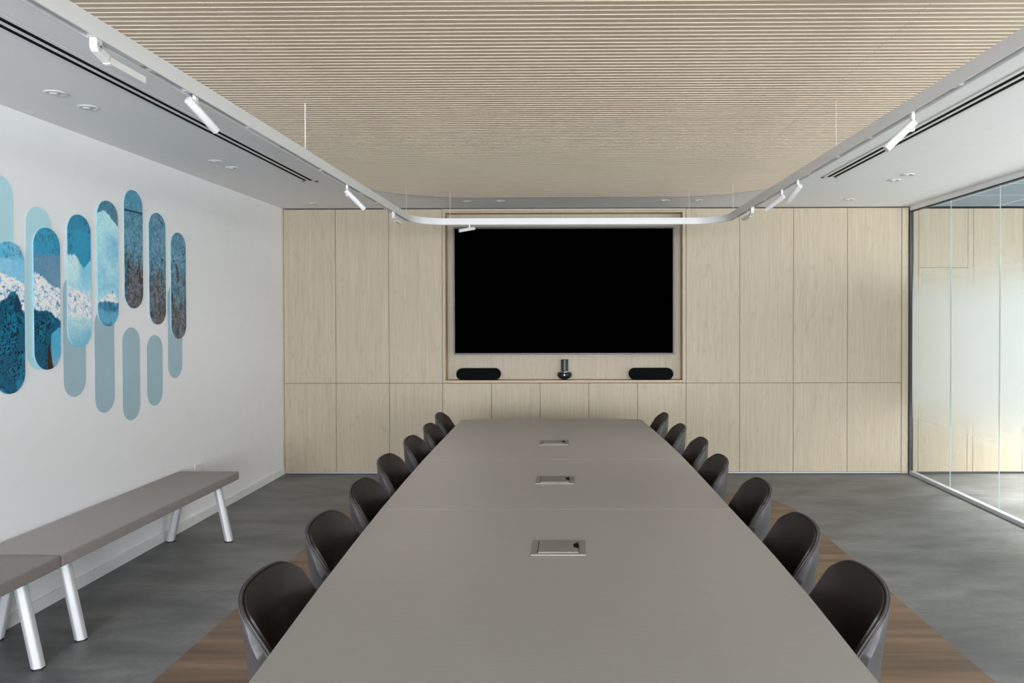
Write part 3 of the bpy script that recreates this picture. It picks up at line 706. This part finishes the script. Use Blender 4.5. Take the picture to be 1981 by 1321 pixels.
def paint(y, z, kind):
    e = lambda l: np.interp(y, [p[0] for p in l], [p[1] for p in l])
    n1 = fbm(y, z, 14, 3); n2 = fbm(y, z, 55, 8); n3 = fbm(y, z, 5, 21); n4 = fbm(y * 1.8, z, 110, 5, 3)
    teal, dk, pale, snow, slate, blk = C(35, 130, 165), C(0, 78, 108), C(150, 200, 218), C(225, 232, 240), C(96, 134, 160), C(4, 26, 38)
    if kind in (0, 1, 2, 3):
        sky_split = {0: 1.883, 1: 1.925, 2: 1.932, 3: 2.30}[kind]
        if kind == 0: sky = lerp(lerp(C(70, 160, 195), C(120, 178, 205), (sky_split - z) / 0.02), C(105, 165, 200), (n3 - .4) * 3)
        elif kind == 1: sky = lerp(teal, lerp(slate, C(72, 118, 150), (n3 - .35) * 3), (sky_split - z + (n1 - .5) * .02) / 0.02)
        elif kind == 2:
            edge = np.interp(y, [4.14, 4.20, 4.225, 4.25, 4.281, 4.31, 4.345], [1.93, 1.936, 1.915, 1.885, 1.862, 1.885, 1.92]) + (n2 - .5) * .012
            sky = lerp(lerp(C(40, 120, 155), teal, (2.075 - z) / .01), lerp(C(175, 208, 220), C(120, 180, 205), (y - 4.22) / .05 + (n3 - .5)), (edge - z) / .006)
            sky = lerp(sky, C(150, 195, 212), (1.82 - z) / .1)
        else:
            edge = np.interp(y, [4.40, 4.43, 4.48, 4.52, 4.56, 4.61], [2.20, 2.215, 2.225, 2.205, 2.175, 2.14]) + (n2 - .5) * .02
            sky = lerp(lerp(C(45, 115, 145), C(90, 120, 135), (n2 - .3) * 2), lerp(C(165, 208, 222), C(105, 170, 198), (n3 - .35) * 2.2 + (2.05 - z) * .6), (edge - z) / .006)
        spk = (n4 > .60) & (n1 > .50) & ((z > sky_split - 0.01) if kind != 3 else (z > 2.19))
        sky = np.where(spk[..., None], sky * 0.45, sky)
        top = e(snow_top) + (n2 - .5) * .028; bot = e(snow_bot) + (n1 - .5) * .05
        sn = lerp(lerp(C(128, 160, 196), snow, (fbm(y * .9 + z * .9, (z - y) * .45, 95, 12) - .30) * 5), C(70, 112, 150), ((n2 - .60) * 8))
        c = lerp(sky, sn, (top - z) / .004)
        low = lerp(dk, C(0, 110, 142), (n1 - .4) * 3)
        if kind == 2: low = lerp(C(160, 195, 206), C(95, 160, 188), (n3 - .4) * 3 + (1.50 - z) * 4); low = lerp(low, C(105, 168, 192), (1.5 - z) * 8)
        elif kind == 3: low = lerp(C(85, 150, 182), C(20, 85, 120), (n1 - .4) * 4)
        else:
            k = (n4 > .56) & (n1 > .38)
            low = np.where(k[..., None], blk, low)
            low = lerp(low, C(35, 120, 160), (1.28 - z) / .1 * (n1 > .5))
        c = lerp(c, low, (bot - z) / .008)
        if kind == 2:
            w = (np.sin((z - y) * 90 + n1 * 9) * .5 + n2) * ((z > 1.56) & (z < 1.74)); c = lerp(c, c * .55 + snow * .45, w * .5)
        if kind == 1:
            pe = np.interp(z, [1.28, 1.32, 1.40, 1.48, 1.515], [4.03, 4.01, 3.998, 4.003, 4.06])
            c = lerp(c, lerp(C(70, 150, 185), C(105, 150, 175), (1.36 - z) / .02), np.where(z < 1.517, (y - pe) / .004, 0))
            be = pe - np.interp(z, [1.28, 1.34, 1.40, 1.46], [.055, .035, .025, 0.0])
            c = lerp(c, C(38, 26, 20), np.where((z < 1.46) & (y < pe), (y - be) / .006, 0))
        if kind == 0:
            d = (y > 3.742) & (y < 3.79) & (z > 1.60) & (z < 1.70 - abs(y - 3.758) * 2.2); c = np.where(d[..., None], C(10, 50, 80), c)
    else:
        t = {4: (2.15 - z) / .45, 5: (2.05 - z) / .45, 6: (1.92 - z) / .45}[kind]
        up_ = lerp(C(52, 112, 140), C(98, 138, 158), (n2 - .35) * 3); dn = lerp(C(62, 66, 74), C(104, 112, 122), (n2 - .35) * 3)
        c = lerp(up_, dn, t + (n3 - .5) * 1.6)
        r = np.abs(fbm(y, z, 20, 40 + kind) - .5) < .012 + .02 * (n3 > .5)
        c = np.where(r[..., None], c * .35, c)
        r2 = np.abs(fbm(y, z * .8, 34, 60 + kind) - .47) < .012
        c = np.where(r2[..., None], c * 1.35, c)
        br = (fbm(y * 2.4, z * .7, 26, 70 + kind) > .66) & (z < 1.98); c = np.where(br[..., None], C(50, 40, 36), c)
        if kind == 4:
            c = lerp(c, C(5, 50, 75), np.where(abs(z - 2.258) < .006, 1.0, 0.0)); c = np.where((z > 2.264)[..., None], lerp(c, C(70, 140, 170), np.full_like(z, .45)), c)
    return np.clip(c, 0, 1)
def print_capsule(kind, yc, w, z0, z1, mat, label):
    hz = z1 - z0; r = w / 2; NY, NZ = 44, int(hz / 0.0042)
    tt = np.linspace(-1, 1, NZ + 1); zz = (z0 + z1) / 2 + tt * hz / 2
    hw = np.where(zz > z1 - r, np.sqrt(np.maximum(0, r * r - (zz - (z1 - r)) ** 2)), np.where(zz < z0 + r, np.sqrt(np.maximum(0, r * r - (z0 + r - zz) ** 2)), r))
    u = np.linspace(-1, 1, NY + 1)
    Y = yc + hw[:, None] * u[None, :]; Z = np.repeat(zz[:, None], NY + 1, 1)
    col = paint(Y, Z, kind).reshape(-1, 3)
    verts = [(0.008, float(a) - yc, float(b) - (z0 + z1) / 2) for a, b in zip(Y.ravel(), Z.ravel())]
    faces = []
    for i in range(NZ):
        for j in range(NY):
            a = i * (NY + 1) + j; faces.append((a, a + 1, a + NY + 2, a + NY + 1))
    me = bpy.data.meshes.new('print'); me.from_pydata(verts, [], faces); me.materials.append(mat)
    ca = me.color_attributes.new('print', 'FLOAT_COLOR', 'POINT')
    ca.data.foreach_set('color', np.concatenate([col, np.ones((len(col), 1))], 1).astype(np.float32).ravel())
    org = (XL, yc, (z0 + z1) / 2)
    t = thing('wall_print', org, label, 'wall art', 'photo print capsules on the left wall')
    o = bpy.data.objects.new('print_face', me); COL.objects.link(o); o.parent = t
    b = MB().prism(capsule_outline(w, hz, 22), 0.0005, 0.0078, 0)
    b.bm.transform(Matrix(((0, 0, 1, 0), (1, 0, 0, 0), (0, 1, 0, 0), (0, 0, 0, 1)))); b.build('panel', M_muraledge, t)
PW = 0.203
for kind, yc, z0, z1, mat, lab in [
    (0, 3.708, 1.184, 1.958, M_mural, 'capsule print of snowy mountain over dark teal slope, cut by the left picture edge'),
    (1, 3.978, 1.287, 2.060, M_mural, 'capsule print of a snow ridge with a brown streak at its lower end'),
    (2, 4.242, 1.397, 2.167, M_mural, 'capsule print with white cloud and pale misty snow patches'),
    (3, 4.506, 1.516, 2.288, M_mural, 'capsule print of pale blue sky with one small snowy peak'),
    (4, 4.774, 1.628, 2.398, M_rock, 'highest capsule print, dark rock with a thin teal line near its top'),
    (5, 5.050, 1.519, 2.288, M_rock, 'capsule print of grey-blue cracked rock, second from the right'),
    (6, 5.321, 1.411, 2.183, M_rock, 'rightmost capsule print of dark cracked rock')]:
    print_capsule(kind, yc, PW, z0, z1, mat, lab)
G = 'plain blue capsule decals on the left wall'
for yc, z0, z1, mat, lab in [(3.650, 1.377, 2.286, M_pale, 'plain light blue capsule decal at the left picture edge'),
    (3.925, 1.290, 2.166, M_pale, 'plain light blue capsule decal rising behind the brown-streaked print'),
    (4.204, 1.114, 1.812, M_pale2, 'plain grey-blue capsule decal hanging behind the misty print'),
    (4.476, 0.986, 1.621, M_pale2, 'long plain grey-blue capsule decal hanging behind the pale sky print'),
    (4.748, 0.901, 1.505, M_pale2, 'lowest free-standing plain grey-blue capsule decal below the highest print'),
    (5.018, 0.963, 1.448, M_pale2, 'shorter free-standing plain grey-blue capsule decal below the rock print'),
    (5.279, 1.130, 1.811, M_pale2, 'plain grey-blue capsule decal behind the rightmost print')]:
    decal(yc, 0.192, z0, z1, XL + 0.0002, mat, 'wall_decal', lab, 'wall decal', G)

# wall outlet
ot = thing('wall_outlet', (XL, 5.60, 0.40), 'white wall socket plate low on the left wall behind the bench', 'socket')
MB().box(0.0003, 0.008, -0.062, 0.062, -0.04, 0.045, 0.002).build('cover_plate', M_trimw, ot)
MB().box(0.008, 0.010, -0.035, -0.003, -0.022, 0.025, 0.001).build('socket_insert', M_wall, ot)
MB().box(0.008, 0.010, 0.003, 0.035, -0.022, 0.025, 0.001).build('socket_insert', M_wall, ot)

# ------------------------------------------------------------------ benches
def bench(y0, y1, legs, label):
    x0, x1 = -2.838, -2.400
    org = ((x0 + x1) / 2, (y0 + y1) / 2, 0)
    r = thing('bench', org, label, 'bench', 'upholstered benches along the left wall')
    MB().box(x0, x1, y0, y1, 0.392, 0.452, 0.010, 3).build('seat', M_fabric, r, origin=org, smooth=50).location = (0, 0, 0)
    MB().box(x0 + 0.05, x1 - 0.04, y0 + 0.03, y1 - 0.03, 0.378, 0.394).build('seat_frame', M_alu, r, origin=org).location = (0, 0, 0)
    for yl in legs:
        for (xt, xb) in ((-2.465, -2.385), (-2.715, -2.795)):
            P = Vector((xt, yl, 0.392)); Q = Vector((xb, yl, 0.008))
            # six sided extrusion with softened corners, vertical cut ends
            prof = []
            rr = 0.029
            for k in range(6):
                a = PI / 6 + k * PI / 3
                prof.append((rr * math.cos(a), rr * math.sin(a)))
            b = bmesh.new(); A = [b.verts.new((P.x + u, P.y + v, P.z)) for u, v in prof]; B = [b.verts.new((Q.x + u, Q.y + v, Q.z)) for u, v in prof]
            b.faces.new(A); b.faces.new(B[::-1])
            for k in range(6): b.faces.new((A[k], B[k], B[(k + 1) % 6], A[(k + 1) % 6]))
            bmesh.ops.recalc_face_normals(b, faces=b.faces)
            es = [e for e in b.edges if abs(e.verts[0].co.z - e.verts[1].co.z) > 0.1]
            bmesh.ops.bevel(b, geom=es, offset=0.005, segments=3, profile=0.5, affect='EDGES')
            m = MB(); m.merge(b); leg = m.build('leg', M_alu, r, origin=(xb, yl, 0), smooth=25); leg.location = (xb - org[0], yl - org[1], 0)
            m = MB().prism([(Q.x + u * 0.93, Q.y + v * 0.93) for u, v in prof], 0.0, 0.009); g = m.build('glide', M_blk, leg, origin=(xb, yl, 0)); g.location = (0, 0, 0)
bench(3.440, 5.300, (3.545, 5.100), 'taupe fabric bench on silver legs, the farther one against the left wall')
bench(1.570, 3.434, (1.680, 3.256), 'taupe fabric bench on silver legs, the nearer one cut by the picture edge')

# ------------------------------------------------------------------ table
tb = thing('conference_table', (-0.07, 3.65, 0), 'long boat-shaped taupe conference table with three power sockets', 'table')
TO_ = (-0.07, 3.65, 0)
def hook(o): o.location = (0, 0, 0); return o
Lpts = [(1.44, -0.715), (1.655, -0.729), (2.2, -0.765), (2.7, -0.792), (3.15, -0.812), (3.7, -0.830), (4.21, -0.843), (4.8, -0.851), (5.33, -0.857), (5.82, -0.860)]
Rpts = [(1.44, 0.693), (1.655, 0.695), (2.11, 0.705), (2.58, 0.704), (3.10, 0.690), (3.75, 0.6756), (4.27, 0.660), (4.8, 0.635), (5.33, 0.601), (5.82, 0.566)]
ed = lambda P, y: float(np.interp(y, [p[0] for p in P], [p[1] for p in P]))
def seg(y0, y1, r0=0, r1=0):
    ysn = np.linspace(y0 + r0, y1 - r1, 14)
    R = [(ed(Rpts, y), y) for y in ysn]; L = [(ed(Lpts, y), y) for y in ysn[::-1]]
    pts = list(R)
    def cor(c, rad, a0): return [(c[0] + rad * math.cos(a0 + PI / 2 * k / 6), c[1] + rad * math.sin(a0 + PI / 2 * k / 6)) for k in range(1, 7)]
    if r1:
        xr, xl = ed(Rpts, y1 - r1), ed(Lpts, y1 - r1)
        pts += cor((xr - r1 * 0.9, y1 - r1), r1, 0)
        # slight bow of the end edge
        for k in range(1, 8): x = xr - r1 + (xl + r1 - xr + r1) * k / 8; pts.append((x, y1 + 0.022 * math.sin(PI * k / 8)))
        pts += [(xl + r1 * 0.9 + r1 * math.cos(PI / 2 + PI / 2 * k / 6), y1 - r1 + r1 * math.sin(PI / 2 + PI / 2 * k / 6)) for k in range(0, 6)]
    pts += L
    if r0:
        xr, xl = ed(Rpts, y0 + r0), ed(Lpts, y0 + r0)
        pts += [(xl + r0 + r0 * math.cos(PI + PI / 2 * k / 6), y0 + r0 + r0 * math.sin(PI + PI / 2 * k / 6)) for k in range(1, 7)]
        pts += [(xr - r0 + r0 * math.cos(1.5 * PI + PI / 2 * k / 6), y0 + r0 + r0 * math.sin(1.5 * PI + PI / 2 * k / 6)) for k in range(0, 6)]
    return pts
sg = [(1.44, 3.122, 0.07, 0), (3.1245, 4.212, 0, 0), (4.2145, 5.830, 0, 0.07)]
for a, b, r0, r1 in sg:
    hook(MB().prism(seg(a, b, r0, r1), 0.722, 0.750, 0.0012, 1).build('tabletop', M_table, tb, origin=TO_))
    hook(MB().prism([(TO_[0] + (x - TO_[0]) * 0.93, (a + b) / 2 + (y - (a + b) / 2) * 0.97) for x, y in seg(a, b, r0, r1)], 0.700, 0.7215).build('underframe', M_darkbase, tb, origin=TO_))
for (cx, cy) in ((-0.035, 2.2), (-0.08, 3.67), (-0.115, 5.1)):
    m = MB().box(cx - 0.30, cx + 0.30, cy - 0.22, cy + 0.22, 0.02, 0.70, 0.01); hook(m.build('pedestal', M_darkbase, tb, origin=TO_))
    hook(MB().box(cx - 0.36, cx + 0.36, cy - 0.28, cy + 0.28, 0.003, 0.02, 0.004).build('base_plate', M_ss, tb, origin=TO_))
ps = None
for cx, cy in ((-0.0405, 2.602), (-0.0745, 3.672), (-0.1035, 4.752)):
    o = MB()
    # outer plate with window for the lid
    w, d = 0.0955, 0.083
    o.box(-w, w, -d, d, 0.0, 0.004, 0.0018, 2)
    p = o.build('power_socket', M_ss, tb); p.location = (cx - TO_[0], cy - TO_[1], 0.7500)
    p['label'] = 'brushed steel power socket plate let into the tabletop'
    m = MB().box(-0.071, 0.070, -0.062, 0.064, 0.0042, 0.0062, 0.0008); m.build('lid', M_ss, p)
    MB().box(-0.0735, -0.0712, -0.062, 0.064, 0.004, 0.0046).build('lid_gap', M_black, p)
    MB().box(0.0702, 0.0722, -0.062, 0.030, 0.004, 0.0046).build('lid_gap', M_black, p)
    pts = [(0.0705 + 0.019 * math.cos(PI / 2 + PI * k / 14), 0.012 + 0.030 * math.sin(PI / 2 + PI * k / 14)) for k in range(15)]
    MB().prism(pts, 0.0060, 0.0066).build('finger_hole', M_black, p)
    MB().prism([(0.0705 + 0.010 * math.cos(a), 0.035 + 0.010 * math.sin(a)) for a in [PI / 2 + PI * k / 8 for k in range(9)]], 0.0066, 0.0070).build('finger_catch', M_chrome, p)

# ------------------------------------------------------------------ chairs
def grid_shell():
    """centre line and edge line of the one-piece seat, seat front to top of back"""
    cen = [(0.225, 0.438, .200), (0.12, 0.450, .212), (0.0, 0.444, .218), (-0.11, 0.447, .218), (-0.170, 0.480, .214), (-0.198, 0.550, .196), (-0.212, 0.640, .189), (-0.226, 0.730, .189), (-0.238, 0.790, .187), (-0.247, 0.838, .182)]
    edg = [(0.190, 0.452), (0.105, 0.485), (0.015, 0.525), (-0.035, 0.560), (-0.065, 0.590), (-0.095, 0.632), (-0.130, 0.690), (-0.168, 0.748), (-0.196, 0.790), (-0.217, 0.822)]
    t = np.linspace(0, 1, len(cen)); T = np.linspace(0, 1, 41)
    # smooth interpolation (catmull-rom through numpy)
    def cr(vals):
        v = np.array(vals, float); out = []
        for q in T * (len(v) - 1):
            i = min(int(q), len(v) - 2); f = q - i
            p0 = v[max(i - 1, 0)]; p1 = v[i]; p2 = v[i + 1]; p3 = v[min(i + 2, len(v) - 1)]
            out.append(0.5 * (2 * p1 + (p2 - p0) * f + (2 * p0 - 5 * p1 + 4 * p2 - p3) * f * f + (3 * p1 - p0 - 3 * p2 + p3) * f ** 3))
        return np.array(out)
    Cn = cr(cen); Ed = cr(edg)
    U = np.sin(np.linspace(-PI / 2, PI / 2, 33) * 0.999)
    P = np.zeros((len(T), len(U), 3))
    for i, v in enumerate(T):
        for j, u in enumerate(U):
            wgt = abs(u) ** 2.4
            hw = Cn[i, 2]
            P[i, j] = (Cn[i, 0] + (Ed[i, 0] - Cn[i, 0]) * wgt, u * hw, Cn[i, 1] + (Ed[i, 1] - Cn[i, 1]) * wgt)
    # round the two top corners and the seat front corners: rescale v along each column
    out = P.copy()
    top_len = 0.062; fr_len = 0.07
    dv = np.linalg.norm(np.diff(P[:, 16], axis=0), axis=1); s = np.concatenate([[0], np.cumsum(dv)]); Ltot = s[-1]
    for j, u in enumerate(U):
        a = max(0.0, (abs(u) - 0.60) / 0.40)
        cut_t = top_len * (1 - math.sqrt(max(0.0, 1 - a ** 2.2))); b = max(0.0, (abs(u) - 0.55) / 0.45); cut_f = fr_len * (1 - math.sqrt(max(0.0, 1 - b ** 2)))
        cut_t += 0.008 * abs(u) ** 2
        col = P[:, j]; sn = cut_f + (Ltot - cut_t - cut_f) * (s / Ltot)
        for k in range(3): out[:, j, k] = np.interp(sn, s, col[:, k])
    return out
def normals(P):
    du = np.gradient(P, axis=1); dv = np.gradient(P, axis=0); n = np.cross(dv, du); n /= np.linalg.norm(n, axis=2, keepdims=True) + 1e-9; return n
P = grid_shell(); Nn = normals(P)
if Nn[20, 16][0] < 0 or (Nn[8, 16][2] < 0): Nn = -Nn
def grid_faces(b, V, flip=False):
    a, c = len(V), len(V[0])
    for i in range(a - 1):
        for j in range(c - 1):
            f = (V[i][j], V[i][j + 1], V[i + 1][j + 1], V[i + 1][j]); b.faces.new(f[::-1] if flip else f)
def boundary(V):
    a, c = len(V), len(V[0]); r = [V[0][j] for j in range(c)] + [V[i][c - 1] for i in range(1, a)] + [V[a - 1][j] for j in range(c - 2, -1, -1)] + [V[i][0] for i in range(a - 2, 0, -1)]
    return r
def closed_shell(Q, off_in, off_out):
    b = bmesh.new()
    A = [[b.verts.new(tuple(Q[i, j] + Nn[i, j] * off_in)) for j in range(Q.shape[1])] for i in range(Q.shape[0])]
    B = [[b.verts.new(tuple(Q[i, j] - Nn[i, j] * (off_out[i] if hasattr(off_out, '__len__') else off_out))) for j in range(Q.shape[1])] for i in range(Q.shape[0])]
    grid_faces(b, A); grid_faces(b, B, True)
    ra, rb = boundary(A), boundary(B)
    for k in range(len(ra)): b.faces.new((ra[k], ra[(k + 1) % len(ra)], rb[(k + 1) % len(ra)], rb[k]))
    bmesh.ops.recalc_face_normals(b, faces=b.faces); return b
tv_ = np.linspace(0, 1, P.shape[0])
out_t = np.interp(tv_, [0, .25, .5, .75, 1], [0.028, 0.046, 0.050, 0.034, 0.011])
chair = thing('conference_chair', (0, 0, 0), 'x', 'chair', 'dark leather chairs around the conference table')
m = MB(); m.merge(closed_shell(P, -0.002, out_t)); m.build('outer_shell', M_shell, chair, smooth=60)
# inner cushion slightly inset from the rim
Pc = P.copy(); cenl = P[:, 16:17]; 
Pin = P.copy()
for j in range(P.shape[1]):
    Pin[:, j] = P[:, 16] + (P[:, j] - P[:, 16]) * 0.972
Pin = Pin + (P[20, 16] - Pin[20, 16]) * 0
top = Pin[-1].copy(); Pin[-1] = Pin[-1] * 0.4 + Pin[-2] * 0.6; Pin[0] = Pin[0] * 0.4 + Pin[1] * 0.6
m = MB(); m.merge(closed_shell(Pin, 0.006, -0.0005)); m.build('cushion', M_leather, chair, smooth=60)
rim = [P[i, j] - Nn[i, j] * 0.003 for (i, j) in [(0, j) for j in range(33)] + [(i, 32) for i in range(1, 41)] + [(40, j) for j in range(31, -1, -1)] + [(i, 0) for i in range(39, 0, -1)]]
MB().tube([tuple(p) for p in rim], 0.0042, 8, True).build('piping', M_piping, chair, smooth=180)
rim2 = [P[i, j] - Nn[i, j] * 0.011 for (i, j) in [(i, 32) for i in range(4, 41)] + [(40, j) for j in range(31, -1, -1)] + [(i, 0) for i in range(39, 3, -1)]]
MB().tube([tuple(p) for p in rim2], 0.0022, 6, False).build('seam', M_shell, chair, smooth=180)
MB().lathe([(0.0, 0.394), (0.05, 0.394), (0.05, 0.384), (0.026, 0.376), (0.026, 0.06), (0.034, 0.05), (0.034, 0.03), (0.0, 0.03)], n=24).build('column', M_blk, chair, smooth=40)
MB().box(-0.12, 0.12, -0.10, 0.10, 0.380, 0.404, 0.004).build('seat_plate', M_blk, chair)
for k in range(4):
    a = PI / 4 + k * PI / 2
    m = MB().box(0.02, 0.25, -0.016, 0.016, 0.024, 0.046, 0.006); m.bm.transform(Matrix.Rotation(a, 4, 'Z')); leg = m.build('leg', M_blk, chair)
    MB().cyl((0.235 * math.cos(a), 0.235 * math.sin(a), 0.0032), (0.235 * math.cos(a), 0.235 * math.sin(a), 0.026), 0.017, n=16).build('glide', M_blk, leg)
ordw = ['nearest the camera', 'second from the camera', 'third from the camera', 'fourth from the camera', 'fifth from the camera', 'second from the cabinet wall', 'nearest the cabinet wall']
LY = [2.10, 2.69, 3.26, 3.85, 4.45, 4.97, 5.53]; RY = [2.11, 2.66, 3.26, 3.83, 4.38, 4.94, 5.51]
LX = [-0.903, -0.936, -0.956, -0.988, -0.988, -0.975, -1.000]; RX = [0.870, 0.869, 0.869, 0.806, 0.807, 0.764, 0.726]
first = True
for side, XS, YS in (('left', LX, LY), ('right', RX, RY)):
    for k in range(7):
        c = chair if first else copy_tree(chair); first = False
        s = 1 if side == 'left' else -1
        c.location = (XS[k] + s * 0.250, YS[k], 0.0); c.rotation_euler = (0, 0, (0 if side == 'left' else PI) + random.uniform(-0.015, 0.015))
        c['label'] = 'dark brown leather chair on the %s table side, %s' % (side, ordw[k])
